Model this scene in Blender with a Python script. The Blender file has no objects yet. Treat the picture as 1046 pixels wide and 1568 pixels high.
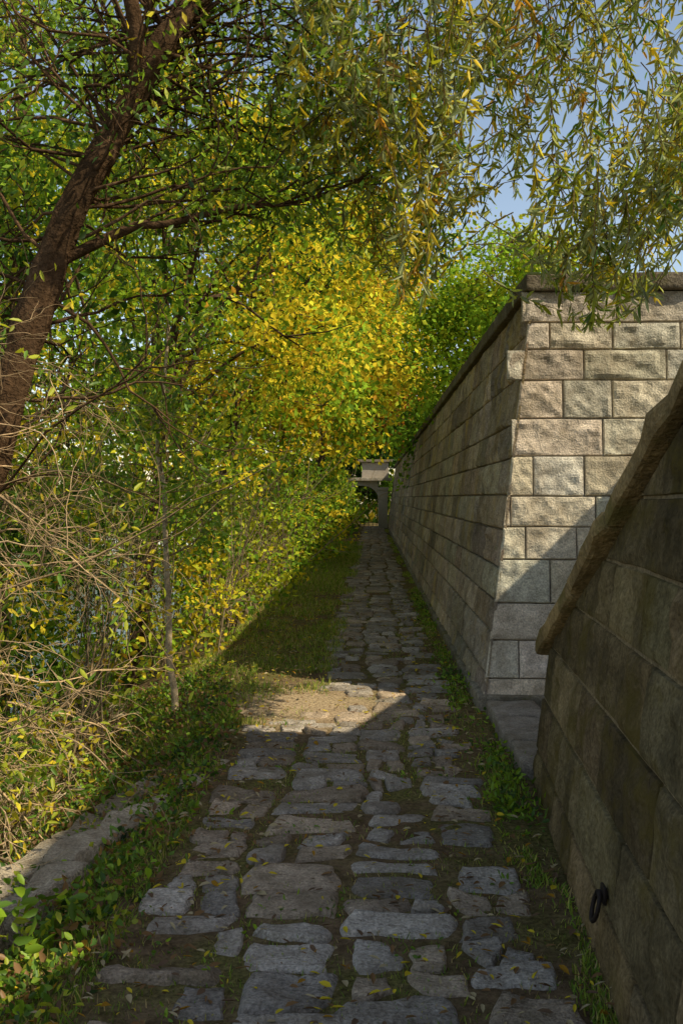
import bpy, bmesh, math, numpy as np
from mathutils import Vector, Matrix
R = np.random.default_rng(11)
A = np.array
scene = bpy.context.scene

# ------------------------------------------------------------------ noise
def _h(ix,iy,iz):
    h=(ix.astype(np.int64)*374761393+iy.astype(np.int64)*668265263+iz.astype(np.int64)*1274126177)&0xffffffff
    h=((h^(h>>13))*1274126177)&0xffffffff
    h=h^(h>>16)
    return (h&0xffff)/65535.0
def vn(p):
    i=np.floor(p); f=p-i; f=f*f*(3-2*f); i=i.astype(np.int64)
    r=0
    for a in (0,1):
        for b in (0,1):
            for c in (0,1):
                w=(f[...,0] if a else 1-f[...,0])*(f[...,1] if b else 1-f[...,1])*(f[...,2] if c else 1-f[...,2])
                r=r+w*_h(i[...,0]+a,i[...,1]+b,i[...,2]+c)
    return r*2-1
def fbm(p,o=3):
    s=0;a=1;t=0
    for k in range(o):
        s=s+a*vn(p*(2**k)+k*17.3); t+=a; a*=.5
    return s/t
def smooth(e0,e1,x):
    t=np.clip((x-e0)/(e1-e0),0,1); return t*t*(3-2*t)

# ------------------------------------------------------------------ mesh builder
class MB:
    def __init__(s): s.v=[];s.c=[];s.f=[];s.m=[];s.n=0
    def add(s,v,f,col,mat=0):
        v=np.asarray(v,float).reshape(-1,3); f=np.asarray(f,int)
        col=np.asarray(col,float)
        if col.ndim==1: col=np.tile(col,(len(v),1))
        s.v.append(v); s.c.append(col); s.f.append(f+s.n); s.m.append(np.full(len(f),mat)); s.n+=len(v)
    def build(s,name,mats,smooth_sh=False,parent=None):
        V=np.concatenate(s.v); C=np.concatenate(s.c)
        lt=np.concatenate([np.full(len(f),f.shape[1]) for f in s.f])
        li=np.concatenate([f.ravel() for f in s.f]); M=np.concatenate(s.m)
        me=bpy.data.meshes.new(name)
        me.vertices.add(len(V)); me.vertices.foreach_set('co',V.ravel().astype(np.float32))
        me.loops.add(len(li)); me.loops.foreach_set('vertex_index',li.astype(np.int32))
        me.polygons.add(len(lt)); st=np.concatenate([[0],np.cumsum(lt)[:-1]])
        me.polygons.foreach_set('loop_start',st.astype(np.int32))
        for m in mats: me.materials.append(m)
        me.polygons.foreach_set('material_index',M.astype(np.int32))
        me.update(calc_edges=True)
        me.polygons.foreach_set('use_smooth',np.full(len(lt),smooth_sh))
        at=me.color_attributes.new('col','FLOAT_COLOR','POINT')
        at.data.foreach_set('color',np.c_[C,np.ones(len(C))].ravel().astype(np.float32))
        me.update()
        o=bpy.data.objects.new(name,me); scene.collection.objects.link(o)
        if parent: o.parent=parent
        return o

def unit(v): return v/np.maximum(np.linalg.norm(v,axis=-1,keepdims=True),1e-9)

def tube(mb,pts,rad,sides=5,col=(.1,.08,.05),mat=0,ridge=0.):
    pts=A(pts,float); n=len(pts); rad=np.broadcast_to(rad,(n,))
    t=unit(np.gradient(pts,axis=0))
    ref=A([0,0,1.]) if abs(t[0][2])<.8 else A([1.,0,0])
    a=unit(np.cross(t,ref)); b=np.cross(t,a)
    th=np.arange(sides)*2*math.pi/sides
    rr=rad[:,None]*np.ones(sides)[None]
    if ridge:
        s=np.r_[0,np.cumsum(np.linalg.norm(np.diff(pts,axis=0),axis=1))]
        q=np.stack(np.broadcast_arrays(np.cos(th)[None]*3.2,np.sin(th)[None]*3.2,s[:,None]*3.5),-1)
        rr=rr*(1+ridge*(fbm(q,3)+.6*np.abs(vn(q*2.3+5))))
    ring=pts[:,None]+rr[...,None]*(a[:,None]*np.cos(th)[None,:,None]+b[:,None]*np.sin(th)[None,:,None])
    i=np.arange(n-1)[:,None]*sides; j=np.arange(sides)[None]; k=(j+1)%sides
    f=np.stack([i+j,i+k,i+sides+k,i+sides+j],-1).reshape(-1,4)
    mb.add(ring.reshape(-1,3),f,col,mat)

def spline(P,n=24):
    P=A(P,float); m=len(P); Q=np.vstack([2*P[0]-P[1],P,2*P[-1]-P[-2]]); out=[]
    for i in range(m-1):
        p0,p1,p2,p3=Q[i:i+4]
        for t in np.linspace(0,1,max(2,n//(m-1)),endpoint=False):
            out.append(.5*((2*p1)+(-p0+p2)*t+(2*p0-5*p1+4*p2-p3)*t*t+(-p0+3*p1-3*p2+p3)*t**3))
    out.append(P[-1]); return A(out)

def leaves(mb,P,D,L,W,col,mat=0,simple=False,flat=None):
    n=len(P); D=unit(D); L=np.broadcast_to(L,(n,))[:,None]; W=np.broadcast_to(W,(n,))[:,None]
    r=R.normal(size=(n,3)) if flat is None else flat
    S=unit(np.cross(D,r)); N=np.cross(S,D)
    if simple:
        v=np.stack([P,P+D*L*.5+S*W*.5+N*W*.12,P+D*L-N*L*.08,P+D*L*.5-S*W*.5+N*W*.12],1)
        b=np.arange(n)[:,None]*4
        f=np.concatenate([b+A([0,1,2]),b+A([0,2,3])]); k=4
    else:
        v=np.stack([P,P+D*L*.28+S*W*.42+N*W*.15,P+D*L*.66+S*W*.38+N*W*.12-N*L*.03,P+D*L-N*L*.12,
                    P+D*L*.66-S*W*.38+N*W*.12-N*L*.03,P+D*L*.28-S*W*.42+N*W*.15],1)
        b=np.arange(n)[:,None]*6
        f=np.concatenate([b+A([0,1,2,3]),b+A([0,3,4,5])]); k=6
    mb.add(v.reshape(-1,3),f,np.repeat(col,k,0),mat)

GR=A([.13,.24,.028]); DG=A([.055,.115,.02]); YG=A([.39,.43,.035]); YE=A([.78,.60,.045]); OR=A([.62,.33,.04]); BR=A([.28,.16,.07]); WI=A([.33,.37,.15]); RD=A([.4,.09,.04]); LM=A([.25,.39,.03])
def pick(pal,w,n):
    w=A(w,float); return A(pal)[R.choice(len(pal),n,p=w/w.sum())]
def cloud(mb,C,rad,per,L,W,pal,w,mat=0,simple=True,down=.3,flatz=.7,jit=.25,mix=.25,cols=None):
    n=len(C); rad=np.broadcast_to(rad,(n,)); cc=pick(pal,w,n) if cols is None else cols
    idx=np.repeat(np.arange(n),per); m=len(idx)
    off=R.normal(size=(m,3))*A([1,1,flatz])*rad[idx][:,None]*.55
    P=C[idx]+off
    D=unit(unit(off)*.8+R.normal(size=(m,3))*.7+A([0,0,-down]))
    c=cc[idx]; alt=pick(pal,w,m); k=(R.random(m)<mix)[:,None]; c=np.where(k,alt,c)
    c=c*(1+R.normal(size=(m,1))*jit).clip(.35,1.5)
    s=R.uniform(.65,1.3,m)
    LL=np.broadcast_to(L,(n,))[idx]*s if np.ndim(L) else L*s
    leaves(mb,P,D,LL,LL*W,np.minimum(c,.85),mat,simple)

def grow(mb,p,d,L,r,depth,col,out,mat=0,wob=.18,up=.05,nch=(3,5),spread=.8,sides=4,shrink=.6):
    n=7; p=A(p,float); d=unit(A(d,float)); pts=[p.copy()]; q=p.copy()
    for i in range(n):
        d=unit(d+R.normal(size=3)*wob+A([0,0,up])); q=q+d*L/n; pts.append(q.copy())
    pts=A(pts); tube(mb,pts,np.linspace(r,r*.35,n+1),sides,col,mat); out.append(pts[-1])
    if depth>0:
        for k in range(R.integers(*nch)):
            i=R.integers(2,n+1); dd=unit(unit(pts[i]-pts[i-1])+R.normal(size=3)*spread*.6)
            grow(mb,pts[i],dd,L*shrink*R.uniform(.7,1.2),r*.5,depth-1,col,out,mat,wob,up,nch,spread,max(3,sides-1),shrink)
    else:
        out.append(pts[4])
    return pts

def rbox(mb,c,size,Rm=None,bev=.015,jit=.006,mat=0,col=(.3,.3,.3),cuts=3):
    bm=bmesh.new(); bmesh.ops.create_cube(bm,size=1)
    for v in bm.verts: v.co=Vector((v.co.x*size[0],v.co.y*size[1],v.co.z*size[2]))
    if bev>0: bmesh.ops.bevel(bm,geom=list(bm.edges),offset=bev,segments=2,affect='EDGES',profile=.6)
    if cuts:
        le=[e for e in bm.edges if e.calc_length()>max(size)*.2]
        bmesh.ops.subdivide_edges(bm,edges=le,cuts=cuts,use_grid_fill=True)
    bmesh.ops.triangulate(bm,faces=list(bm.faces))
    V=A([v.co[:] for v in bm.verts]); bm.verts.index_update()
    F=A([[v.index for v in f.verts] for f in bm.faces]); bm.free()
    if Rm is not None: V=V@np.asarray(Rm).T
    V=V+A(c)
    if jit: V=V+np.stack([vn(V*7+k*31) for k in range(3)],-1)*jit
    mb.add(V,F,col,mat)
def rotz(a): c,s=math.cos(a),math.sin(a); return A([[c,-s,0],[s,c,0],[0,0,1.]])

# ------------------------------------------------------------------ materials
def newmat(name):
    m=bpy.data.materials.new(name); m.use_nodes=True; nt=m.node_tree; nt.nodes.clear()
    return m,nt,nt.nodes,nt.links
def N(nt,t,**k):
    n=nt.nodes.new(t)
    for a,b in k.items(): setattr(n,a,b)
    return n
def noise(nt,scale,detail=4,rough=.6,vec=None,mapscale=None):
    n=N(nt,'ShaderNodeTexNoise'); n.inputs['Scale'].default_value=scale; n.inputs['Detail'].default_value=detail; n.inputs['Roughness'].default_value=rough
    g=N(nt,'ShaderNodeNewGeometry')
    if mapscale:
        mp=N(nt,'ShaderNodeMapping'); mp.inputs['Scale'].default_value=mapscale
        nt.links.new(g.outputs['Position'],mp.inputs['Vector']); nt.links.new(mp.outputs[0],n.inputs['Vector'])
    else: nt.links.new(g.outputs['Position'],n.inputs['Vector'])
    return n.outputs['Fac']
def ramp(nt,src,a,b,lo=(0,0,0,1),hi=(1,1,1,1)):
    r=N(nt,'ShaderNodeValToRGB'); r.color_ramp.elements[0].position=a; r.color_ramp.elements[1].position=b
    r.color_ramp.elements[0].color=lo; r.color_ramp.elements[1].color=hi
    nt.links.new(src,r.inputs[0]); return r.outputs[0]
def mixc(nt,f,a,b,mode='MIX'):
    m=N(nt,'ShaderNodeMix',data_type='RGBA',blend_type=mode)
    for s,i in ((f,0),(a,6),(b,7)):
        if isinstance(s,(int,float)): m.inputs[i].default_value=s
        elif isinstance(s,tuple): m.inputs[i].default_value=s
        else: nt.links.new(s,m.inputs[i])
    return m.outputs[2]
def math_(nt,op,a,b=0.):
    m=N(nt,'ShaderNodeMath',operation=op)
    for i,s in enumerate((a,b)):
        if isinstance(s,(int,float)): m.inputs[i].default_value=s
        else: nt.links.new(s,m.inputs[i])
    return m.outputs[0]

def leafmat(name,tr=.42,rough=.45,gloss=True):
    m,nt,n,l=newmat(name); at=N(nt,'ShaderNodeAttribute',attribute_name='col')
    if gloss:
        d=N(nt,'ShaderNodeBsdfPrincipled'); d.inputs['Roughness'].default_value=rough; d.inputs['Specular IOR Level'].default_value=.35
    else: d=N(nt,'ShaderNodeBsdfDiffuse')
    t=N(nt,'ShaderNodeBsdfTranslucent'); mx=N(nt,'ShaderNodeMixShader'); mx.inputs[0].default_value=tr
    tc=mixc(nt,1.,at.outputs['Color'],(1.35,1.25,.7,1),'MULTIPLY')
    l.new(at.outputs['Color'],d.inputs[0]); l.new(tc,t.inputs[0])
    l.new(d.outputs[0],mx.inputs[1]); l.new(t.outputs[0],mx.inputs[2])
    o=N(nt,'ShaderNodeOutputMaterial'); l.new(mx.outputs[0],o.inputs[0]); return m
def stonemat(name,stain=(.05,.045,.025,1),stain_lo=.5,stain_hi=.75,bump=.6,moss=0.,fine=60,streak=True,moss_col=(.09,.1,.02,1),layer=False,dark=None):
    m,nt,n,l=newmat(name); at=N(nt,'ShaderNodeAttribute',attribute_name='col')
    mid=noise(nt,9,4,.7); fin=noise(nt,fine,2,.7)
    c=mixc(nt,1.,at.outputs['Color'],ramp(nt,mid,.25,.75,(.62,.60,.58,1),(1.28,1.28,1.28,1)),'MULTIPLY')
    c=mixc(nt,1.,c,ramp(nt,fin,.3,.7,(.62,.62,.62,1),(1.3,1.3,1.3,1)),'MULTIPLY')
    st=noise(nt,1.,4,.65,mapscale=(2.2,2.2,.45)) if streak else noise(nt,1.7,4,.65)
    c=mixc(nt,ramp(nt,st,stain_lo,stain_hi),c,stain)
    if dark:
        dk=noise(nt,2.6,5,.72); c=mixc(nt,math_(nt,'MULTIPLY',ramp(nt,dk,.48,.66),.6),c,dark)
    if moss>0:
        mm=noise(nt,3.1,5,.7); f=ramp(nt,mm,.62-moss*.3,.72-moss*.2)
        c=mixc(nt,math_(nt,'MULTIPLY',f,.75),c,moss_col)
    b=N(nt,'ShaderNodeBsdfDiffuse'); b.inputs['Roughness'].default_value=.5
    l.new(c,b.inputs[0])
    vo=N(nt,'ShaderNodeTexVoronoi'); vo.inputs['Scale'].default_value=9; g=N(nt,'ShaderNodeNewGeometry'); l.new(g.outputs['Position'],vo.inputs['Vector'])
    h=math_(nt,'ADD',math_(nt,'MULTIPLY',mid,1.),math_(nt,'MULTIPLY',fin,.32))
    h=math_(nt,'ADD',h,math_(nt,'MULTIPLY',vo.outputs['Distance'],.2))
    if layer:
        h=math_(nt,'ADD',h,math_(nt,'MULTIPLY',noise(nt,1.,3,.7,mapscale=(9,34,12)),1.3))
    bp=N(nt,'ShaderNodeBump'); bp.inputs['Strength'].default_value=bump; bp.inputs['Distance'].default_value=.03
    l.new(h,bp.inputs['Height']); l.new(bp.outputs[0],b.inputs['Normal'])
    o=N(nt,'ShaderNodeOutputMaterial'); l.new(b.outputs[0],o.inputs[0]); return m

M_leaf=leafmat('leaf'); M_leaf2=leafmat('leaf_matt',gloss=False); M_grass=leafmat('grass_blade',.3,.6,False); M_dry=leafmat('dry_leaf',.15,.7,False)
M_bark=stonemat('bark',(.035,.023,.013,1),.48,.75,1.,0,40); 
M_twig=stonemat('twig_bark',(.2,.14,.08,1),.65,.95,.2,0,40)
M_wall=stonemat('granite_wall',(.27,.2,.12,1),.58,.88,.8,.0,80,dark=(.34,.27,.18,1))
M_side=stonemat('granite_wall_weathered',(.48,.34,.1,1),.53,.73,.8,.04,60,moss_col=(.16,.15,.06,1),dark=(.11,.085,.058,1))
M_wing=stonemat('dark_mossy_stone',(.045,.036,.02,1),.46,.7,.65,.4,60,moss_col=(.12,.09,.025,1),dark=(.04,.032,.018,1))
M_cope=stonemat('coping_stone',(.1,.08,.045,1),.45,.75,.8,.35,50,moss_col=(.15,.13,.04,1))
M_cobble=stonemat('cobble_stone',(.18,.13,.075,1),.5,.86,1.,.0,80,streak=False,layer=True,dark=(.21,.165,.1,1))
M_mortar=stonemat('mortar',(.2,.17,.12,1),.5,.85,.3)

def groundmat():
    m,nt,n,l=newmat('ground_soil'); g=N(nt,'ShaderNodeNewGeometry')
    big=noise(nt,1.3,5,.65); mid=noise(nt,8,5,.7); fin=noise(nt,45,3,.75)
    soil=mixc(nt,ramp(nt,mid,.35,.65),(.09,.06,.032,1),(.22,.15,.085,1))
    moss=mixc(nt,ramp(nt,fin,.35,.65),(.08,.085,.02,1),(.19,.18,.05,1))
    c=mixc(nt,math_(nt,'MULTIPLY',ramp(nt,big,.42,.6),.7),soil,moss)
    vm=N(nt,'ShaderNodeVectorMath',operation='DISTANCE'); l.new(g.outputs['Position'],vm.inputs[0]); vm.inputs[1].default_value=(-.55,7.0,0)
    ds=math_(nt,'ADD',vm.outputs['Value'],math_(nt,'MULTIPLY',math_(nt,'SUBTRACT',mid,.5),1.6))
    sm=ramp(nt,ds,.35,1.15,(1,1,1,1),(0,0,0,1))
    c=mixc(nt,math_(nt,'MULTIPLY',sm,.85),c,mixc(nt,ramp(nt,fin,.3,.7),(.28,.2,.12,1),(.54,.41,.26,1)))
    c=mixc(nt,1.,c,ramp(nt,fin,.3,.7,(.65,.65,.65,1),(1.3,1.3,1.3,1)),'MULTIPLY')
    b=N(nt,'ShaderNodeBsdfDiffuse'); l.new(c,b.inputs[0])
    bp=N(nt,'ShaderNodeBump'); bp.inputs['Strength'].default_value=.8; bp.inputs['Distance'].default_value=.02
    l.new(math_(nt,'ADD',mid,math_(nt,'MULTIPLY',fin,.5)),bp.inputs['Height']); l.new(bp.outputs[0],b.inputs['Normal'])
    o=N(nt,'ShaderNodeOutputMaterial'); l.new(b.outputs[0],o.inputs[0]); return m
M_ground=groundmat()
def simplemat(name,col,rough=.5,metal=0.,bump=0.):
    m,nt,n,l=newmat(name); b=N(nt,'ShaderNodeBsdfPrincipled'); b.inputs['Roughness'].default_value=rough; b.inputs['Metallic'].default_value=metal
    c=mixc(nt,noise(nt,12,4,.6),tuple(x*.7 for x in col)+(1,),tuple(x*1.3 for x in col)+(1,)); l.new(c,b.inputs['Base Color'])
    if bump:
        bp=N(nt,'ShaderNodeBump'); bp.inputs['Strength'].default_value=bump; bp.inputs['Distance'].default_value=.02
        l.new(noise(nt,3,3,.5),bp.inputs['Height']); l.new(bp.outputs[0],b.inputs['Normal'])
    o=N(nt,'ShaderNodeOutputMaterial'); l.new(b.outputs[0],o.inputs[0]); return m
M_water=simplemat('river_water',(.03,.045,.04),.06,0,.3); M_iron=simplemat('rusty_iron',(.035,.025,.02),.7,.6,.3)
M_plaster=simplemat('pale_plaster',(.36,.31,.25),.9); M_pot=simplemat('terracotta',(.3,.12,.06),.8)

# ------------------------------------------------------------------ terrain
def xedge(y): return -1.0-.45*smooth(6,8.5,y)
def H(x,y):
    x=np.asarray(x,float); y=np.asarray(y,float)
    d=np.maximum(xedge(y)-x,0); z=-.42*d-.0*d
    z=np.maximum(z,-2.3)
    z=np.where(x<-24,np.minimum(-2.3+(-24-x)*.35,.3),z)
    q=np.stack([x*1.2,y*1.2,x*0],-1); k=smooth(.0,.5,d)
    return z+fbm(q,3)*.06*k+vn(q*6)*.006
xs=np.unique(np.r_[np.linspace(-400,-30,12),np.linspace(-30,-6,18),np.arange(-6,-2.4,.12),np.arange(-2.4,1.2,.05),np.linspace(1.2,6,14),np.linspace(6,400,14)])
ys=np.unique(np.r_[np.linspace(-300,0,14),np.arange(0,2,.25),np.arange(2,9,.06),np.arange(9,16,.14),np.arange(16,60,.8),np.linspace(60,500,20)])
X,Y=np.meshgrid(xs,ys); Z=H(X,Y)
nx=len(xs); ny=len(ys); i=np.arange(ny-1)[:,None]*nx+np.arange(nx-1)[None]
mb=MB(); mb.add(np.stack([X,Y,Z],-1).reshape(-1,3),np.stack([i,i+1,i+nx+1,i+nx],-1).reshape(-1,4),(.2,.2,.2)); mb.build('ground',[M_ground],True)
mb=MB(); mb.add([[-31,-300,-1.55],[-3.5,-300,-1.55],[-3.5,400,-1.55],[-31,400,-1.55]],[[0,1,2,3]],(.1,.1,.1)); mb.build('river_water',[M_water])

# ------------------------------------------------------------------ stone path
mb=MB()
def cobble(mb,c4,h,fine,col):
    g=A([0,.035,.09,.18,.3,.43,.57,.7,.82,.91,.965,1]) if fine else A([0,.08,.5,.92,1])
    s,t=np.meshgrid(g,g); cx=2*s-1; cy=2*t-1; k=1-.07*(cx**2*cy**2); s2=(cx*k+1)/2; t2=(cy*k+1)/2
    c4=A(c4,float)
    P=(1-s2)[...,None]*(1-t2)[...,None]*c4[0]+s2[...,None]*(1-t2)[...,None]*c4[1]+s2[...,None]*t2[...,None]*c4[2]+(1-s2)[...,None]*t2[...,None]*c4[3]
    q=np.concatenate([P*9,np.zeros(P.shape[:-1]+(1,))],-1)
    e=np.minimum(np.minimum(s,1-s),np.minimum(t,1-t))
    P=P+np.stack([vn(q+5)+.5*vn(q*2.3),vn(q+50)+.5*vn(q*2.3+9)],-1)*.022
    tilt=R.normal(size=2)*.008
    rid=fbm(q*A([.8,2.6,1])+R.uniform(0,30),3)
    z=-.03+(h+.03)*smooth(-.02,.07,e)+(fbm(q*1.3,3)*.010+rid*.011+tilt[0]*cx+tilt[1]*cy)*smooth(0,.08,e)
    V=np.concatenate([P,z[...,None]],-1).reshape(-1,3); m=len(g); i=np.arange(m-1)[:,None]*m+np.arange(m-1)[None]
    mb.add(V,np.stack([i,i+1,i+m+1,i+m],-1).reshape(-1,4),col)
def lanes(y):
    xl=-.88+.43*float(smooth(6.1,7.0,A(y))); xr=.64+.03*math.sin(y); w=xr-xl
    wav=lambda k:.045*math.sin(y*1.1+k*2.1)+.03*math.sin(y*2.7+k)
    if y<6.7: return [xl]+[xl+w*f+wav(i) for i,f in enumerate((.27,.53,.77))]+[xr]
    return [xl]+[xl+w*f+wav(i) for i,f in enumerate((.36,.69))]+[xr]
for ln in range(4):
    y=1.2+R.uniform(0,.2)
    while y<50:
        big=R.random()<.13; dep=R.uniform(.25,.33) if big else R.uniform(.14,.225)
        Lb=lanes(y+dep/2)
        if ln>=len(Lb)-1: break
        a,b=Lb[ln],Lb[ln+1]; a+=R.uniform(-.025,.025) if ln else R.uniform(-.1,.06); b+=R.uniform(-.025,.025) if ln<len(Lb)-2 else R.uniform(-.12,.04)
        sl_=R.uniform(-.12,.12); cuts=[a,b] if (R.random()<.5 or big) else [a,a+(b-a)*R.uniform(.33,.67),b]
        for x,x2 in zip(cuts[:-1],cuts[1:]):
            g=R.uniform(.008,.020); j=lambda:R.uniform(-.022,.022)
            sandy=math.hypot((x+x2)/2+.5,y-7.0)<.38
            if R.random()<(.05 if y<7 else .08) or sandy: continue
            c=R.choice([.33,.38,.43,.48,.54])*A([1.04,.91,.745])*R.uniform(.88,1.08)
            if R.random()<.25: c=c*A([1.04,.93,.8])
            yo=lambda xx:y+sl_*(xx-a)
            cobble(mb,[(x+g+j(),yo(x)+g+j()),(x2-g+j(),yo(x2)+g+j()),(x2-g+j(),yo(x2)+dep-g+j()),(x+g+j(),yo(x)+dep-g+j())],R.uniform(.008,.026),y<13,c)
        y+=dep
mb.build('stone_path',[M_cobble],True)

# steps going down on the left: broken edge stones sinking into the bank
SX=(-1.05,-1.36,-1.74)
mb=MB(); ang=math.atan2(.24,.97)
for k,(cx,tz,wd) in enumerate(zip(SX,(.0,-.115,-.26),(.17,.18,.2))):
    yy=5.7-.12*k
    while yy>3.0:
        L=R.uniform(.34,.7); gap=R.uniform(.02,.06)
        if R.random()>(.22 if k==0 else .12):
            c=A([cx,5.2,tz-.12])+A([-.24,-.97,0])*(5.2-yy+L/2)+A([R.uniform(-.05,.05),0,R.uniform(-.035,.015)])
            tl=R.normal()*.06; Rt=rotz(-ang+R.normal()*.06)@A([[math.cos(tl),0,math.sin(tl)],[0,1,0],[-math.sin(tl),0,math.cos(tl)]])
            rbox(mb,c,(wd*R.uniform(.8,1.2),L-gap,.24),Rt,.014,.03,0,A([.52,.44,.32])*R.uniform(.65,1.12),6)
        yy-=L
mb.build('stone_landing_steps',[M_cobble],True)

# ------------------------------------------------------------------ ashlar walls
def ashlar(mb,O,U,V,Nn,ulen,vmax,ch,bw,res,amp,col,ustart=lambda v:0.*v,vtop=None,mat=0,var=.14,first=.3,gap=.004,edge=-.012):
    O,U,V,Nn=map(lambda a:A(a,float),(O,U,V,Nn)); v=0.; 
    while v<vmax-.02:
        h=R.uniform(*ch); 
        if vmax-(v+h)<.12: h=vmax-v
        u=0.; fst=True
        while u<ulen:
            w=R.uniform(*bw)*(R.uniform(.5,.9) if fst else 1)
            u1=min(u+w,ulen)
            if ulen-u1<.15: u1=ulen
            r=res((u+u1)/2); nu=max(3,int((u1-u)/r)); nv=max(3,int(h/r))
            eu=.008/(u1-u); ev=.007/h
            gs=np.r_[0,eu,np.linspace(.04,.96,nu),1-eu,1]; gt=np.r_[0,ev,np.linspace(.07,.93,nv),1-ev,1]
            S,T=np.meshgrid(gs,gt)
            vb=v+gap; vt=v+h-gap
            if vtop is not None:
                uu=u+(u1-u)*S; tt=np.minimum(vt,vtop(uu)); 
                if (tt-vb).max()<.03: u=u1; fst=False; continue
                tt=np.maximum(tt,vb+.001); VV=vb+(tt-vb)*T
            else: VV=vb+(vt-vb)*T
            ul=ustart(VV)-.012 if fst else u+gap
            ur=u1-gap
            UU=ul+(ur-ul)*S
            e=np.minimum(np.minimum(S,1-S)*(u1-u),np.minimum(T,1-T)*h)
            P=O+UU[...,None]*U+VV[...,None]*V
            wob=vn(P*6+3)*.006
            P=P+wob[...,None]*(unit(V)*.7)
            nz=fbm(P*5+R.uniform(0,50),4)+.5*vn(P*17)
            cen=smooth(.0,.035,e)
            hh=np.where(e<1e-6,edge,np.maximum(.003+R.uniform(-.003,.006)+amp*cen*(.25+nz),-.003))
            P=P+hh[...,None]*Nn
            m=len(gs); k=len(gt); i=np.arange(k-1)[:,None]*m+np.arange(m-1)[None]
            c=A(col)*(1+R.normal()*var)*A([1+R.normal()*.04,1,1+R.normal()*.04])
            mb.add(P.reshape(-1,3),np.stack([i,i+1,i+m+1,i+m],-1).reshape(-1,4),np.clip(c,.02,.8),mat)
            u=u1; fst=False
        v+=h
def prism(mb,bot,top,col,mat=0):
    V=list(bot)+list(top); n=len(bot)
    for k in range(n):
        j=(k+1)%n; q=A([bot[k],bot[j],top[j],top[k]]); mb.add(q,[[0,1,2,3]],col,mat)
    mb.add(A(top),[list(range(n))],col,mat)

HW=3.22; b1,b2=.13,.10; x0,y0=.84,6.9; YE_=50.
mb=MB(); e=.007
ashlar(mb,(x0,y0,0),(1,0,0),(0,b2,1),(0,-.995,.1),2.7,HW,(.21,.35),(.35,.9),lambda u:.022,.028,(.67,.60,.475),ustart=lambda v:b1*v,var=.11)
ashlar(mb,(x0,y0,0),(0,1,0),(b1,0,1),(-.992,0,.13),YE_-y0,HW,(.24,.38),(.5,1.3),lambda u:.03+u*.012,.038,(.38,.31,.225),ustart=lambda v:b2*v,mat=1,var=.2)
prism(mb,[(x0+e,y0+e,-.3),(9,y0+e,-.3),(9,YE_,-.3),(x0+e,YE_,-.3)],[(x0+b1*HW+e,y0+b2*HW+e,HW-.01),(9,y0+b2*HW+e,HW-.01),(9,YE_,HW-.01),(x0+b1*HW+e,YE_,HW-.01)],(.36,.30,.22),2)
# coping
xt=x0+b1*HW; yt=y0+b2*HW; y=yt-.07
while y<YE_:
    L=R.uniform(.8,1.2); rbox(mb,(xt+.19,y+L/2,HW+.065),(.52,L-.01,.13),None,.02,.014,3,A([.22,.185,.135])*R.uniform(.8,1.15),3 if y<20 else 0); y+=L
x=xt+.45
while x<4:
    L=R.uniform(.7,1.0); rbox(mb,(x+L/2,yt+.19,HW+.066),(L-.01,.52,.13),None,.02,.014,3,A([.22,.185,.135])*R.uniform(.8,1.15),3); x+=L
# plinth
rbox(mb,(x0+1.2,y0+.25,.03),(2.5,.62,.16),None,.02,.012,3,(.32,.28,.21),5)
y=y0+.55
while y<YE_:
    L=R.uniform(.9,1.4); rbox(mb,(x0+.2,y+L/2,.02),(.5,L-.01,.12),None,.02,.012,3,A([.26,.23,.17])*R.uniform(.8,1.1),2 if y<16 else 0); y+=L
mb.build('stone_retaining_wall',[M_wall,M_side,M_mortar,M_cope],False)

# wing wall with sloping coping
mb=MB(); Ub=unit(A([-.15,-2.33,0])); O=A([.9,5.1,0]); Vb=A([.115,0,1.]); Nb=unit(A([-1,.064,.115])); SL=.487
topf=lambda u: np.minimum(.74+SL*u,3.3)
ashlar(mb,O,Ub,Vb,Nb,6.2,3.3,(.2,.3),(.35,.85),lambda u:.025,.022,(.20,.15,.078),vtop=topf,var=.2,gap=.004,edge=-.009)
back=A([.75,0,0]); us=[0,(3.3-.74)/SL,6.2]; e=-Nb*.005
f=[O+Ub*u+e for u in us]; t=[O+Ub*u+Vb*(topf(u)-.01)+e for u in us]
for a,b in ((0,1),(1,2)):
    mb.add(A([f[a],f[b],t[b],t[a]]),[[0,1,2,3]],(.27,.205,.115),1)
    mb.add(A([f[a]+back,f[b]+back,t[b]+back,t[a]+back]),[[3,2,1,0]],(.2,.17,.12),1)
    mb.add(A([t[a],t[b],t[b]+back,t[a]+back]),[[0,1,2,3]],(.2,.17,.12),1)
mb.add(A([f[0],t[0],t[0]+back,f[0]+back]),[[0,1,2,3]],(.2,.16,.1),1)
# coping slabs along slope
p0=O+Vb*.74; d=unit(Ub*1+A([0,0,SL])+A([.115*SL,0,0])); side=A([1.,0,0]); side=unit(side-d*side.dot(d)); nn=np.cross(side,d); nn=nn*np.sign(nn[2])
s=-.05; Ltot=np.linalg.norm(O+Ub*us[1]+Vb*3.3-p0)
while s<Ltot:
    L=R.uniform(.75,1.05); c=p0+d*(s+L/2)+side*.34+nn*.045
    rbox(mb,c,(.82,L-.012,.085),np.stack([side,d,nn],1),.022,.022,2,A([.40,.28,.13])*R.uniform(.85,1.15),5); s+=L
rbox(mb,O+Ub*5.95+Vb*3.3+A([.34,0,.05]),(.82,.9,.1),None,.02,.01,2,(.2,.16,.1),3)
wing=mb.build('stone_wing_wall',[M_wing,M_mortar,M_cope],False)
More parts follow.
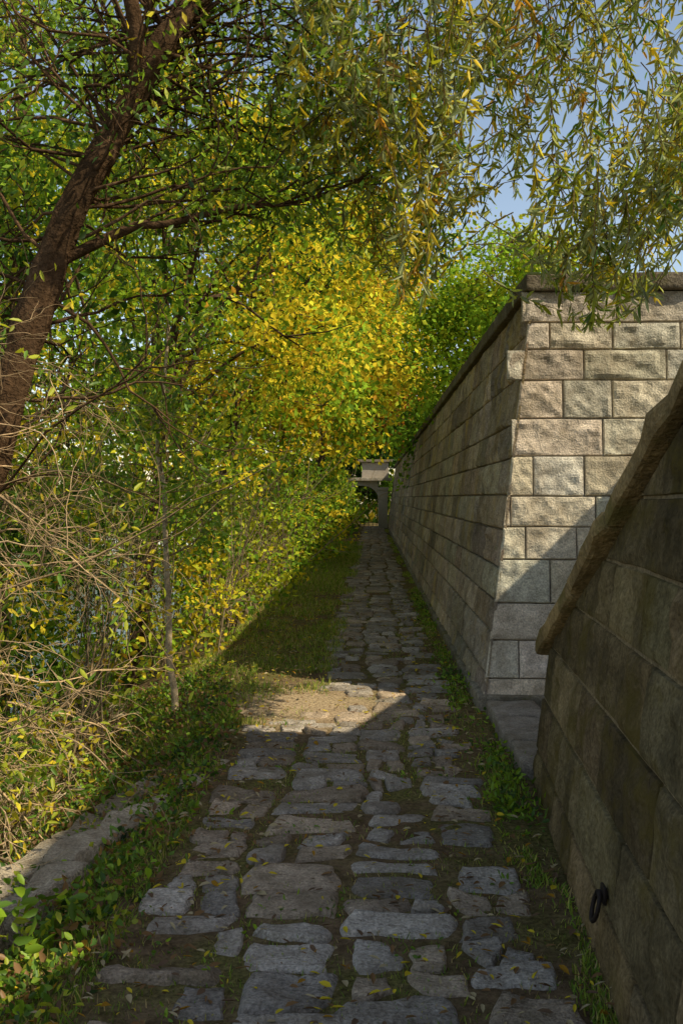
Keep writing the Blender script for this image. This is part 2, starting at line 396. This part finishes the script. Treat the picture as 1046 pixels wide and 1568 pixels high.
# kerb slabs between the two walls
mb=MB(); yy=5.16
for L in (.5,.62,.5):
    rbox(mb,(1.02+R.uniform(-.01,.01),yy+L/2,.035),(.36,L-.02,.13),None,.02,.012,0,A([.36,.31,.25])*R.uniform(.85,1.1),4); yy+=L
mb.build('kerb_stones',[M_cobble],True)
# iron ring
mb=MB(); pc=O+Ub*2.05+Vb*.27+Nb*.02
th=np.linspace(0,2*math.pi,25); ring=[pc+Nb*.02+Nb*.012*(1-math.cos(a))+Ub*math.sin(a)*.036+A([0,0,1])*(math.cos(a)*.05-.045) for a in th]
tube(mb,ring,.008,6,(.05,.04,.03)); tube(mb,[pc-Nb*.02,pc+Nb*.02,pc+Nb*.032],[.014,.014,.01],6,(.05,.04,.03))
rbox(mb,pc+Nb*.006,(.012,.05,.06),None,.004,0,0,(.05,.04,.03),0)
mb.build('iron_mooring_ring',[M_iron],True)

# added unseen masonry blocks at right, shaped to cast shadow on wall and path 
mb=MB()
q=[(2.46,4.5),(3.37,6.88),(6,6.88),(6,4.5)]
prism(mb,[(a+.02,b+.0,-.2) for a,b in q],[(a+.02,b,3.3) for a,b in q],(.3,.27,.22),1)
Ua=unit(A([.91,2.38,0])); ashlar(mb,(2.46,4.5,0),Ua,(0,0,1),(-Ua[1],Ua[0],0),2.5,3.3,(.25,.33),(.5,.9),lambda u:.1,.03,(.6,.55,.46))
mb.build('low_shadow_caster',[M_wall,M_mortar],False)
mb=MB(); q=[(3.61,.6),(3.61,3.29),(6,3.29),(6,.6)]  # tall block added out of view to keep sun off the near path
prism(mb,[(a,b,-.2) for a,b in q],[(a,b,6) for a,b in q],(.3,.27,.22),1)
ashlar(mb,(3.6,.6,0),(0,1,0),(0,0,1),(-1,0,0),2.7,5.9,(.28,.36),(.5,.9),lambda u:.12,.03,(.6,.55,.46))
ashlar(mb,(3.6,3.3,0),(1,0,0),(0,0,1),(0,1,0),2.4,5.9,(.28,.36),(.5,.9),lambda u:.12,.03,(.6,.55,.46))
rbox(mb,(4.8,1.95,6.06),(2.6,2.9,.14),None,.03,.01,2,(.2,.17,.13),3)
for yy in (2.0,):
    rbox(mb,(3.56,yy,2.6),(.12,1.0,1.5),None,.02,.0,3,(.02,.02,.02),0); rbox(mb,(3.53,yy,1.8),(.24,1.3,.12),None,.02,0,2,(.3,.27,.2),0); rbox(mb,(3.53,yy,3.42),(.24,1.3,.16),None,.02,0,2,(.3,.27,.2),0)
mb.build('tall_shadow_caster',[M_wall,M_mortar,M_cope,M_iron],False)

# far garden gate house: piers, arched opening, lintel storey and roof
g=bpy.data.objects.new('garden_gatehouse',None); scene.collection.objects.link(g)
def part(nm,boxes,mat,col=(.62,.55,.44)):
    m=MB()
    for c,s in boxes: rbox(m,c,s,None,.02,.01,0,col,1)
    m.build(nm,[mat],False,g)
part('pillar',[((.56,48,1.0),(.5,.6,2.0)),((.56,48,2.07),(.6,.7,.14)),((-1.6,48,1.0),(.4,.6,2.6))],M_plaster)
m=MB(); na=14; th=np.linspace(0,math.pi,na+1); cx=-.55; cz=1.55; rr=.86
for k in range(na):
    p=[(cx+rr*math.cos(th[k]),cz+rr*.8*math.sin(th[k])),(cx+rr*math.cos(th[k+1]),cz+rr*.8*math.sin(th[k+1]))]
    q=[(p[0][0],2.5),(p[1][0],2.5)]
    for yy in (47.75,48.25):
        m.add(A([[p[0][0],yy,p[0][1]],[p[1][0],yy,p[1][1]],[q[1][0],yy,q[1][1]],[q[0][0],yy,q[0][1]]]),[[0,1,2,3]],(.4,.36,.3))
    m.add(A([[p[0][0],47.75,p[0][1]],[p[1][0],47.75,p[1][1]],[p[1][0],48.25,p[1][1]],[p[0][0],48.25,p[0][1]]]),[[0,1,2,3]],(.3,.27,.22))
m.build('arch',[M_plaster],False,g)
part('lintel',[((-.4,47.95,2.56),(2.9,.9,.16))],M_cope,(.5,.45,.37))
part('upper_wall',[((.15,48.1,3.05),(1.4,.5,.82))],M_plaster)
part('roof',[((.15,48.1,3.53),(1.8,.9,.12))],M_cope,(.3,.25,.2))
part('gate_bars',[((-1.3+.22*k,48,1.1),(.03,.03,2.1)) for k in range(8)]+[((-.5,48,1.9),(1.8,.04,.05))],M_iron)
# flower pot on the wall
mb=MB(); th=np.linspace(0,2*math.pi,13)[:-1]
prof=[(.1,0),(.16,.26),(.18,.26),(.18,.3),(.15,.3),(.14,.2)]
V=[(1.45+r*math.cos(a),31.5+r*math.sin(a),3.35+z) for r,z in prof for a in th]
F=[[i*12+j,i*12+(j+1)%12,(i+1)*12+(j+1)%12,(i+1)*12+j] for i in range(5) for j in range(12)]
mb.add(V,F,(.3,.1,.05),0)
cloud(mb,A([[1.45,31.5,3.85],[1.35,31.4,3.75]]),.25,120,.07,.8,[A([.7,.03,.02]),GR],[2,1],1)
mb.build('potted_red_flowers',[M_pot,M_leaf2])

# ------------------------------------------------------------------ trees
DB=(.12,.08,.048); DB1=(.11,.066,.036)
# 1. leaning tree
mb=MB(); tp=spline([(-2.9,4.9,-1.0),(-2.5,4.95,.6),(-2.05,5,2.04),(-1.79,5,2.83),(-1.58,5.0,3.29),(-1.33,5.05,3.8),(-1.17,5.1,4.15),(-.95,5.2,4.6),(-.6,5.4,5.6)],160)
tp=tp+np.stack([vn(tp*2.5+k*9) for k in range(3)],-1)*.03
tube(mb,tp,np.linspace(.105,.045,len(tp))*(1+.14*vn(tp*5)),30,DB1,0,.3)
tp=tp[::3]; nt_=len(tp)
out=[]
b=spline([(-1.74,5,2.9),(-1.35,5.1,3.12),(-1.18,5.15,3.15),(-.79,5.3,3.29),(-.45,5.5,3.38),(0,5.7,3.6)],20); tube(mb,b,np.linspace(.03,.008,len(b)),8,DB1,0,.2)
for i in range(3,len(b),2): grow(mb,b[i],unit(A([.6,.3,.4]))+R.normal(size=3)*.5,.6,.009,2,DB1,out)
b2_=spline([(-1.3,5.05,3.85),(-1.3,5.0,4.2),(-1.4,4.9,4.7),(-1.6,4.9,5.4)],16); tube(mb,b2_,np.linspace(.05,.02,len(b2_)),10,DB1,0,.2)
for i in range(int(nt_*.2),nt_):
    for k in range(2 if i%3 else 1):
        dd=A([R.uniform(-1.0,.9),R.uniform(-.3,1.0),R.uniform(-.2,.7)])
        grow(mb,tp[i],dd,R.uniform(.8,1.6),.012,2,A(DB1)*R.uniform(.7,1.9),out,wob=.25)
out=A(out); hi=out[(out[:,2]>2.9)&(out[:,1]>4.6)]
cloud(mb,hi,.15,5,.06,.4,[GR,LM,DG,YG,YE],[4,5,1,2,.5],1,simple=True)
C=R.uniform([-3.4,5.0,3.3],[.1,7.6,6.0],(1450,3)); C=C[(fbm(C*1.5,2)>.16)]
for c in C[::6]:
    a=tp[R.integers(nt_//2,nt_)]; m_=(a+c)/2+A([0,0,.15]); q=spline([a,m_,c],8); tube(mb,q,np.linspace(.012,.004,len(q)),3,DB1)
cloud(mb,C,.25,25,.058,.42,[GR,LM,DG,YG,YE],[4,6,1,2.5,.7],1,simple=True)
mb.build('leaning_tree',[M_bark,M_leaf],True)

# 2. willow (trunk left of the photographer, limbs arching over the path)
mb=MB(); tk=spline([(-3.2,1.0,-1.1),(-3.0,1.1,1.5),(-2.5,1.6,3.8),(-1.8,2.3,5.4)],16); tube(mb,tk,np.linspace(.28,.16,len(tk)),10,DB)
limbs=[]
for e in [(2.3,4.2,5.6),(1.5,4.8,6.0),(.6,5.3,6.0),(-.2,5.6,6.3)]:
    s=tk[-1-R.integers(0,4)]; e=A(e); q=spline([s,(s+e)/2+A([0,-.2,.8]),e],20); limbs.append(q); tube(mb,q,np.linspace(.08,.02,len(q)),7,DB)
limbs=np.concatenate(limbs)
def zb(x): return np.interp(x,[-.6,-.2,.05,.3,.5,.8,1.0,1.25,1.6,1.9,2.2],[3.6,3.2,2.8,2.75,3.25,3.3,2.85,2.55,2.65,3.2,3.3])
starts=[]
for _ in range(1150):
    d5=R.uniform(4.7,6.4); x=R.uniform(-.6,2.15)*d5/5.5; xr=x*5.5/d5
    z=1.6+(float(zb(xr))-1.6)*d5/5.5+abs(R.normal())*1.25*d5/5.5
    if z>5.2: continue
    g_=fbm(A([[x*3.1,d5*.6,z*2.2+33]]),2)[0]
    if g_<-.10: continue
    tip=A([x,d5,z]); L=R.uniform(.3,.75); d=unit(A([R.normal()*.55,R.normal()*.3,1.])); n=8; q=tip.copy(); pts=[q.copy()]
    for i in range(n):
        d=unit(d+A([.03,-.02,.02])+R.normal(size=3)*.17); q=q+d*L/n; pts.append(q.copy())
    pts=A(pts); tube(mb,pts,np.linspace(.0016,.0045,n+1),3,(.26,.19,.07)); starts.append(pts[-1])
    m=int(L*38)+3; t=R.random(m)**1.2*n; i=np.minimum(t.astype(int),n-1); fr=(t-i)[:,None]
    P=pts[i]*(1-fr)+pts[i+1]*fr; dd=-unit(pts[i+1]-pts[i]); D=dd*.65+R.normal(size=(m,3))*.65+A([0,0,-.2])
    yel=2.4 if xr<.35 else 1.2
    base=pick([WI,YG*.8,YE*.85,OR*.9,GR],[4,2.2,yel,.35*yel,1],1); c=np.where(R.random((m,1))<.6,base,pick([WI,YG*.8,YE*.8,GR],[4,2,1,1],m))*(1+R.normal(size=(m,1))*.22).clip(.4,1.5)
    leaves(mb,P,D,R.uniform(.06,.115,m),R.uniform(.015,.026,m),np.minimum(c,.8),1,False)
starts=A(starts)
for s in starts[::3]:
    a=limbs[np.argmin(np.linalg.norm(limbs-s,axis=1))]
    if np.linalg.norm(a-s)>1.8: continue
    q=spline([a,(a+s)/2+R.normal(size=3)*.12,s],8); tube(mb,q,np.linspace(.007,.004,len(q)),3,(.2,.15,.07))
mb.build('willow_tree',[M_bark,M_leaf],True)

# generic tree: crown made of boughs (sub-blobs) with gaps
def tree(name,base,top,cen,rad,nb,ncb,per,L,pal,w,r0=.12,cr=.4,br=.9,W=.6):
    mb=MB(); base=A(base,float); top=A(top,float); tk=spline([base,(base*2+top)/3+R.normal(size=3)*.15,(base+2*top)/3+R.normal(size=3)*.15,top],18)
    tube(mb,tk,np.linspace(r0,r0*.35,len(tk)),8,A(DB))
    u=unit(R.normal(size=(nb,3)))*(R.random((nb,1))**.35); B=A(cen)+u*A(rad)
    allC=[];cols=[]
    for c in B:
        a=tk[min(len(tk)-1,int(len(tk)*R.uniform(.35,1)))]; q=spline([a,(a+c)/2+A([0,0,.25]),c],10); tube(mb,q,np.linspace(r0*.3,.01,len(q)),4,A(DB))
        s=br*R.uniform(.6,1.25); cc=c+R.normal(size=(ncb,3))*A([1,1,.55])*s*.5
        col=pick(pal,w,1); 
        for t in cc[::4]: tube(mb,[c,(c+t)/2+R.normal(size=3)*.05,t],[.012,.008,.004],3,A(DB))
        allC.append(cc); k=R.random((ncb,1))<.72; cols.append(np.where(k,col,pick(pal,w,ncb)))
    cloud(mb,np.concatenate(allC),cr,per,L,W,pal,w,1,True,cols=np.concatenate(cols))
    return mb.build(name,[M_bark,M_leaf2],True)
Yp=[YE,YG,LM,GR,OR]
tree('yellow_maple_tree',(-2.7,10,-.6),(-2,10.5,5.0),(-1.6,10.3,4.0),(1.6,2.2,1.9),20,14,42,.08,Yp,[4,4,3,2.5,.4],.09,.32,.75)
tree('yellow_maple_tree',(-2.9,15,-.6),(-1.8,15,7),(-1.2,15,5.2),(1.7,2.8,2.8),26,13,42,.11,Yp,[6,4,2,2,.8],.1,.42,.95)
tree('yellow_maple_tree',(-2.8,22,-.6),(-1.2,22,8),(-.8,22,6.1),(1.8,3.5,3.4),28,13,40,.15,Yp,[4,3,3,3,.6],.12,.5,1.2)
tree('riverside_tree',(-5,12,-1.4),(-4.6,12,8),(-4.6,12,5.0),(2.4,3.5,4.2),24,13,38,.125,[GR,YG,LM,DG,YE],[4,3,3,2,1.5],.16,.5,1.1)
tree('riverside_tree',(-5,20,-1.4),(-4.5,20,10),(-4.5,21,6.5),(3,5,5.0),26,13,36,.19,[GR,YG,LM,DG,YE],[4,3,3,2,1.5],.16,.65,1.4)
tree('riverside_tree',(-5,7,-1.4),(-4.6,7.2,6.5),(-4.4,7.8,3.0),(1.7,1.5,3.6),24,13,40,.092,[GR,YG,LM,DG,YE],[4,2,2,4,1],.12,.4,.9)
tree('yellow_maple_tree',(-2.8,31,-.6),(-1.0,31,9.5),(-1.0,31,7.2),(2.0,4.5,3.8),28,13,38,.21,Yp,[3,3,3,3,.8],.14,.7,1.4)
tree('ash_tree',(4.2,19,0),(3.0,19,7.0),(2.65,19,4.9),(1.5,2.0,2.4),34,15,42,.105,[LM,GR,YG],[4,2,2],.12,.38,.8)
tree('ash_tree',(4.2,27,0),(3.2,27,6.5),(2.6,27,5.0),(2.0,3,3),30,13,38,.145,[GR,LM,DG],[4,3,1.5],.14,.5,1.1)
tree('red_autumn_tree',(2.8,40,0),(2.0,40,7),(1.0,39,5.5),(2.2,2.5,1.9),26,13,40,.18,[OR*.8,BR,RD*.8,YE*.7,GR],[3,3,1.5,2,1.5],.15,.55,1.1)
tree('dark_yew_tree',(-1.6,52,0),(-1.2,52,5.5),(-.4,52,4.2),(2.6,1.6,3.0),34,13,40,.2,[DG,DG*.8,GR*.7],[3,3,2],.15,.55,1.2)
tree('yellow_maple_tree',(-3,42,-.6),(-2,42,9.5),(-1.8,42,7.2),(2.2,3.5,3.6),26,13,38,.25,Yp,[2,3,3,4,.6],.14,.8,1.4)

# hedge made of separate bushes
mb=MB(); outs=[]
yb=6.6; HPs=[[2.5,6,4,2,.1],[5,5,2,1,.3],[.4,1.5,3.5,6,0],[1,4,5,4,0]]
while yb<46:
    f=1+(yb-6.4)/16; sp=R.uniform(.5,.95)*f**.5
    for row in range(2):
        HP=HPs[R.integers(0,4)]
        yc=yb+R.normal()*.2; xf=float(-2.25+.72*smooth(7.5,10.5,A(yc)))-.9*row*R.uniform(.8,1.2)-R.uniform(-.1,.45)
        hgt=R.uniform(.7,2.9)+(.9 if row else 0); g0=float(H(xf,yc)); rr=R.uniform(.3,.65)
        nst=5 if yb<20 else 2; col=pick(Yp,HP,1)
        for k in range(nst): grow(mb,(xf+R.normal()*.1,yc+R.normal()*.1,g0),(R.normal()*.2+.12,R.normal()*.2,1),hgt*.9,.009*f**.5,1,A([.34,.26,.16])*R.uniform(.5,1.1),outs,wob=.12)
        nc=int((34 if yb<14 else 26)*hgt/2.0*(1 if row==0 else .7)); h=R.random(nc)**.8
        w_=rr*(.55+.9*np.sin(np.clip(h,0,1)*2.4+.25)); th=R.uniform(0,6.283,nc); rad=np.sqrt(R.random(nc))
        C=np.stack([xf+.15*h*hgt+np.cos(th)*rad*w_,yc+np.sin(th)*rad*w_,g0+.06+h*hgt],-1)
        C=C[fbm(C*1.5,2)>-.15]; k=R.random((len(C),1))<.7
        cloud(mb,C,.17*f**.6,30,.05*f*R.uniform(.85,1.3),.58,Yp,HP,1,True,down=.2,jit=.3,cols=np.where(k,col,pick(Yp,HP,len(C))))
    yb+=sp
# darker scrub behind and below, towards the river
C=R.uniform([-4.4,5.4,-1.2],[-2.7,13,1.8],(460,3)); C=C[fbm(C*.9+9,2)>-.15]
cloud(mb,C,.3,32,.072,.6,[DG,GR,LM],[4,3,1],1,True)
mb.build('hedge_shrubs',[M_twig,M_leaf2],True)

# sapling
mb=MB(); q=spline([(-1.58,7.2,-.1),(-1.63,7.2,.7),(-1.66,7.22,1.4),(-1.7,7.25,2.1),(-1.66,7.3,3.0)],20); q=q+np.stack([vn(q*3+k*9) for k in range(3)],-1)*A([.025,.025,0]); tube(mb,q,np.linspace(.03,.012,len(q)),7,(.55,.44,.28)); o=[]
for i in range(8,20): 
    for k in range(2): grow(mb,q[i],(R.normal(),R.normal(),.3),.5,.006,1,(.25,.18,.1),o)
cloud(mb,A(o),.14,9,.07,.45,[LM,GR,YG],[3,3,2],1,False)
mb.build('young_sapling',[M_twig,M_leaf],True)

# bare twiggy shrub on left
mb=MB(); o=[]
TW=(.60,.43,.24)
for k in range(70):
    s=A([R.uniform(-3.0,-2.1),R.uniform(4.0,5.8),R.uniform(.1,2.4)])
    grow(mb,s,(R.uniform(.5,1.2),R.normal()*.4,R.uniform(-.45,.45)),R.uniform(.5,1.0),.0075,2,A(TW)*R.uniform(.6,1.15),o,wob=.2,up=-.04,nch=(3,6),spread=1.0)
for k in range(14): grow(mb,(-2.6+R.normal()*.2,4.9+R.normal()*.4,-.6),(R.uniform(-.2,.3),R.normal()*.3,1),R.uniform(1.4,2.6),.016,2,A(TW)*.5,o)
o=A(o); sel=o[R.random(len(o))<.12]
cloud(mb,sel,.1,5,.06,.35,[YG,GR,YE],[3,2,1],1,False)
mb.build('bare_twig_shrub',[M_twig,M_leaf],True)

# bank undergrowth
mb=MB(); n=2800
y=R.uniform(2.3,8.5,n); x=xedge(y)+.05-R.random(n)**1.1*2.1
hh=R.random(n)**1.5*(.03+.4*smooth(.7,1.4,xedge(y)-x))
def stepmask(x,y,w=.08):
    s0=(y-5.2)*(.24/.97); out=np.zeros(len(x),bool)
    for cx in SX: out|=(np.abs(x-(cx+s0))<w)
    return out&(y<5.7)&(y>2.9)
on=stepmask(x,y,.09)
C=np.stack([x,y,H(x,y)+.01+hh],-1)
near=(y<5.9)&(x>-2.1)&(C[:,2]-H(x,y)>.06)
C=C[~(on&(R.random(n)<.72))&~(near&(y>3.3))]
cloud(mb,C,.09,14,.036,.62,[GR,DG,LM,BR,YG],[4,2,2.4,3.4,1.2],0,False,down=0)
n=420; y=R.uniform(4.2,7.5,n); x=-2.0-R.random(n)*.9; C=np.stack([x,y,H(x,y)+.05+R.random(n)*.25],-1)
cloud(mb,C,.12,12,.16,.06,[A([.5,.4,.26]),A([.34,.24,.14])],[1,1],1,True,down=.1)
mb.build('bank_undergrowth',[M_leaf,M_dry],True)
# foreground bright shrub
mb=MB(); o=[]
for k in range(10):
    s=(R.uniform(-1.6,-1.3),R.uniform(2.7,3.4),-.25); grow(mb,s,(R.normal()*.25-.1,R.normal()*.3,1),R.uniform(.25,.55),.005,1,(.2,.18,.06),o)
for k in range(22):
    s=(R.uniform(-2.8,-2.2),R.uniform(4.0,5.4),-.6); grow(mb,s,(R.normal()*.3,R.normal()*.3,1),R.uniform(.6,1.2),.007,1,(.2,.18,.06),o)
cloud(mb,A(o),.12,8,.06,.5,[YG,LM,YE,GR],[3,3,1,3],1,False)
mb.build('foreground_shrub',[M_twig,M_leaf],True)

# ------------------------------------------------------------------ grass, weeds, fallen leaves
def blades(mb,x,y,h,pal,w,wd=.004,z=None):
    n=len(x); z=H(x,y)-.005 if z is None else z; P=np.stack([x,y,z],-1); a=R.uniform(0,6.283,n); S=np.stack([np.cos(a),np.sin(a),a*0],-1)*(wd if np.ndim(wd)==0 else wd[:,None])
    ln=R.normal(size=(n,3))*.45; ln[:,2]=1; tip=P+unit(ln)*h[:,None]; mid=P+(tip-P)*.5+A([0,0,1])*h[:,None]*.12
    v=np.stack([P-S,P+S,mid+S*.7,tip,mid-S*.7],1); b=np.arange(n)[:,None]*5
    mb.add(v.reshape(-1,3),b+A([0,1,2,3,4]),np.repeat(pick(pal,w,n)*(1+R.normal(size=(n,1))*.25).clip(.4,1.6),5,0))
GG=[A([.19,.31,.05]),A([.31,.39,.06]),A([.47,.43,.12]),A([.48,.36,.18])]
mb=MB()
n=46000; y=6.3+26*R.random(n)**1.6; x=R.uniform(-1.85,-.3,n); x=np.minimum(x,-.36+.10*R.normal(size=n))
dn=fbm(np.stack([x*2.4,y*1.5,y*0],-1),3); sand=np.hypot(x+.5,(y-7.0)*.85)
k=(dn>-.08-.15*smooth(9,12,y))&(sand>.25+R.random(n)*.6)&((y>7.3)|(x<-.75)); x,y=x[k],y[k]
tuft=1+.6*np.clip(fbm(np.stack([x*4,y*4,y*0+8],-1),2),-.6,1)
blades(mb,x,y,R.uniform(.03,.09,len(x))*(1+.02*(y-6))*tuft,GG,[3,4,2.4,1.2],.003*(1+(y-6)*.1))
n=24000; y=2+14*R.random(n)**1.3; x=R.uniform(-1.0,.8,n); k=fbm(np.stack([x*3,y*3,y*0],-1),2)>-.15; x,y=x[k],y[k]
blades(mb,x,y,R.uniform(.014,.038,len(x)),GG,[3,3,2,1.3],.0022)
n=18000; y=2.4+43*R.random(n)**1.8; x=.73+.06*R.normal(size=n)-.0*y; k=(fbm(np.stack([x*2,y*1.5,y*0+4],-1),3)>.03)&(x<.86); x,y=x[k],y[k]
blades(mb,x,y,R.uniform(.02,.055,len(x)),GG,[4,4,2,1],.003*(1+y*.07))
n=13000; y=R.uniform(2.2,6.6,n); x=xedge(y)+.1-np.abs(R.normal(size=n))*.65; k=fbm(np.stack([x*2,y*2,y*0],-1),2)>-.1
k&=~(stepmask(x,y)&(R.random(n)<.8)); x,y=x[k],y[k]
blades(mb,x,y,R.uniform(.02,.07,len(x)),GG,[4,3,2,1.5],.003)
mb.build('grass',[M_grass],False)
mb=MB()
n=150; y=2.6+R.random(n)**1.3*12; x=.70+.06*R.normal(size=n); x=np.minimum(x,.8)
C=np.stack([x,y,x*0+.04],-1); C=np.r_[C,R.uniform([.8,6.6,.12],[1.15,6.8,.3],(14,3)),R.uniform([.72,4.4,.02],[.85,6.4,.06],(34,3))]; 
C=C[fbm(C*1.3,2)>-.1]
cloud(mb,C,.06,10,.04,.5,[GR,LM,DG],[3,3,1],0,False,down=-.5)
C=R.uniform([-.95,2.4,.02],[.6,6.5,.03],(60,3)); C=C[fbm(C*3,2)>.05]
cloud(mb,C,.04,7,.025,.5,[GR,LM],[1,1],0,False,down=-.3)
mb.build('wall_foot_weeds',[M_leaf],True)
mb=MB(); n=7000; y=2.3+R.random(n)**1.4*13; x=R.uniform(-2.0,.82,n); k=(R.random(n)<.45)|((np.abs(x-.55)<.25)&(R.random(n)<.8))|(x<-.5); x,y=x[k],y[k]; n=len(x)
P=np.stack([x,y,H(x,y)+.028+R.random(n)*.012+.03*stepmask(x,y)+.02*((x<-.45)&(y>7))],-1); a=R.uniform(0,6.283,n); D=np.stack([np.cos(a),np.sin(a),R.normal(size=n)*.15],-1)
fl=A([0,0,1.])+R.normal(size=(n,3))*.25; Lf=R.uniform(.02,.055,n); c=pick([YE*.8,OR*.6,BR*.8,A([.45,.36,.2]),A([.16,.1,.06])],[1.8,1,3,2.4,2.2],n)
leaves(mb,P,D,Lf,Lf*R.uniform(.18,.6,n),c,0,False,fl)
mb.build('fallen_leaves',[M_dry],True)

# far tree masses
mb=MB()
C=np.r_[R.uniform([-46,-10,0],[-30,120,9],(900,3)),R.uniform([-26,56,-1],[16,66,10],(800,3)),R.uniform([-9,46,-1],[-2.4,52,6],(120,3))]
C=C[fbm(C*.25,2)+.5-C[:,2]/16>0]
cloud(mb,C,1.5,20,.5,.8,[DG,GR,YG*.7,OR*.6,YE*.6],[3,4,2.5,1,1.5],0,True)
mb.build('distant_tree_line',[M_leaf2],True)

# ------------------------------------------------------------------ camera, light, sky
cam=bpy.data.cameras.new('camera'); co=bpy.data.objects.new('camera',cam); scene.collection.objects.link(co); scene.camera=co
cam.sensor_fit='VERTICAL'; cam.sensor_height=36; cam.sensor_width=24; cam.lens=32; cam.clip_end=1500; cam.clip_start=.05
co.location=(0,0,1.6); co.rotation_euler=(math.radians(89.1),0,math.radians(1.93))
s=Vector((-.82,.45,-1)).normalized()
sl=bpy.data.lights.new('sun','SUN'); so=bpy.data.objects.new('sun',sl); scene.collection.objects.link(so)
so.rotation_euler=s.to_track_quat('-Z','Y').to_euler(); so.location=(8,-5,12); sl.energy=5.0; sl.angle=math.radians(.5); sl.color=(1,.89,.66)
w=bpy.data.worlds.new('World'); scene.world=w; w.use_nodes=True; nt=w.node_tree
sky=nt.nodes.new('ShaderNodeTexSky'); sky.sky_type='NISHITA'; sky.sun_disc=False; sky.sun_elevation=math.radians(46.9); sky.sun_rotation=math.radians(118.8); sky.air_density=1.0; sky.dust_density=.6; sky.ozone_density=1.4
mx=nt.nodes.new('ShaderNodeMix'); mx.data_type='RGBA'; mx.blend_type='MULTIPLY'; mx.inputs[0].default_value=1; mx.inputs[7].default_value=(1.6,1.38,1.17,1)
bg=nt.nodes['Background']; bg.inputs[1].default_value=.15; nt.links.new(sky.outputs[0],mx.inputs[6]); nt.links.new(mx.outputs[2],bg.inputs[0])
scene.view_settings.view_transform='Standard'; scene.view_settings.look='None'; scene.view_settings.exposure=0
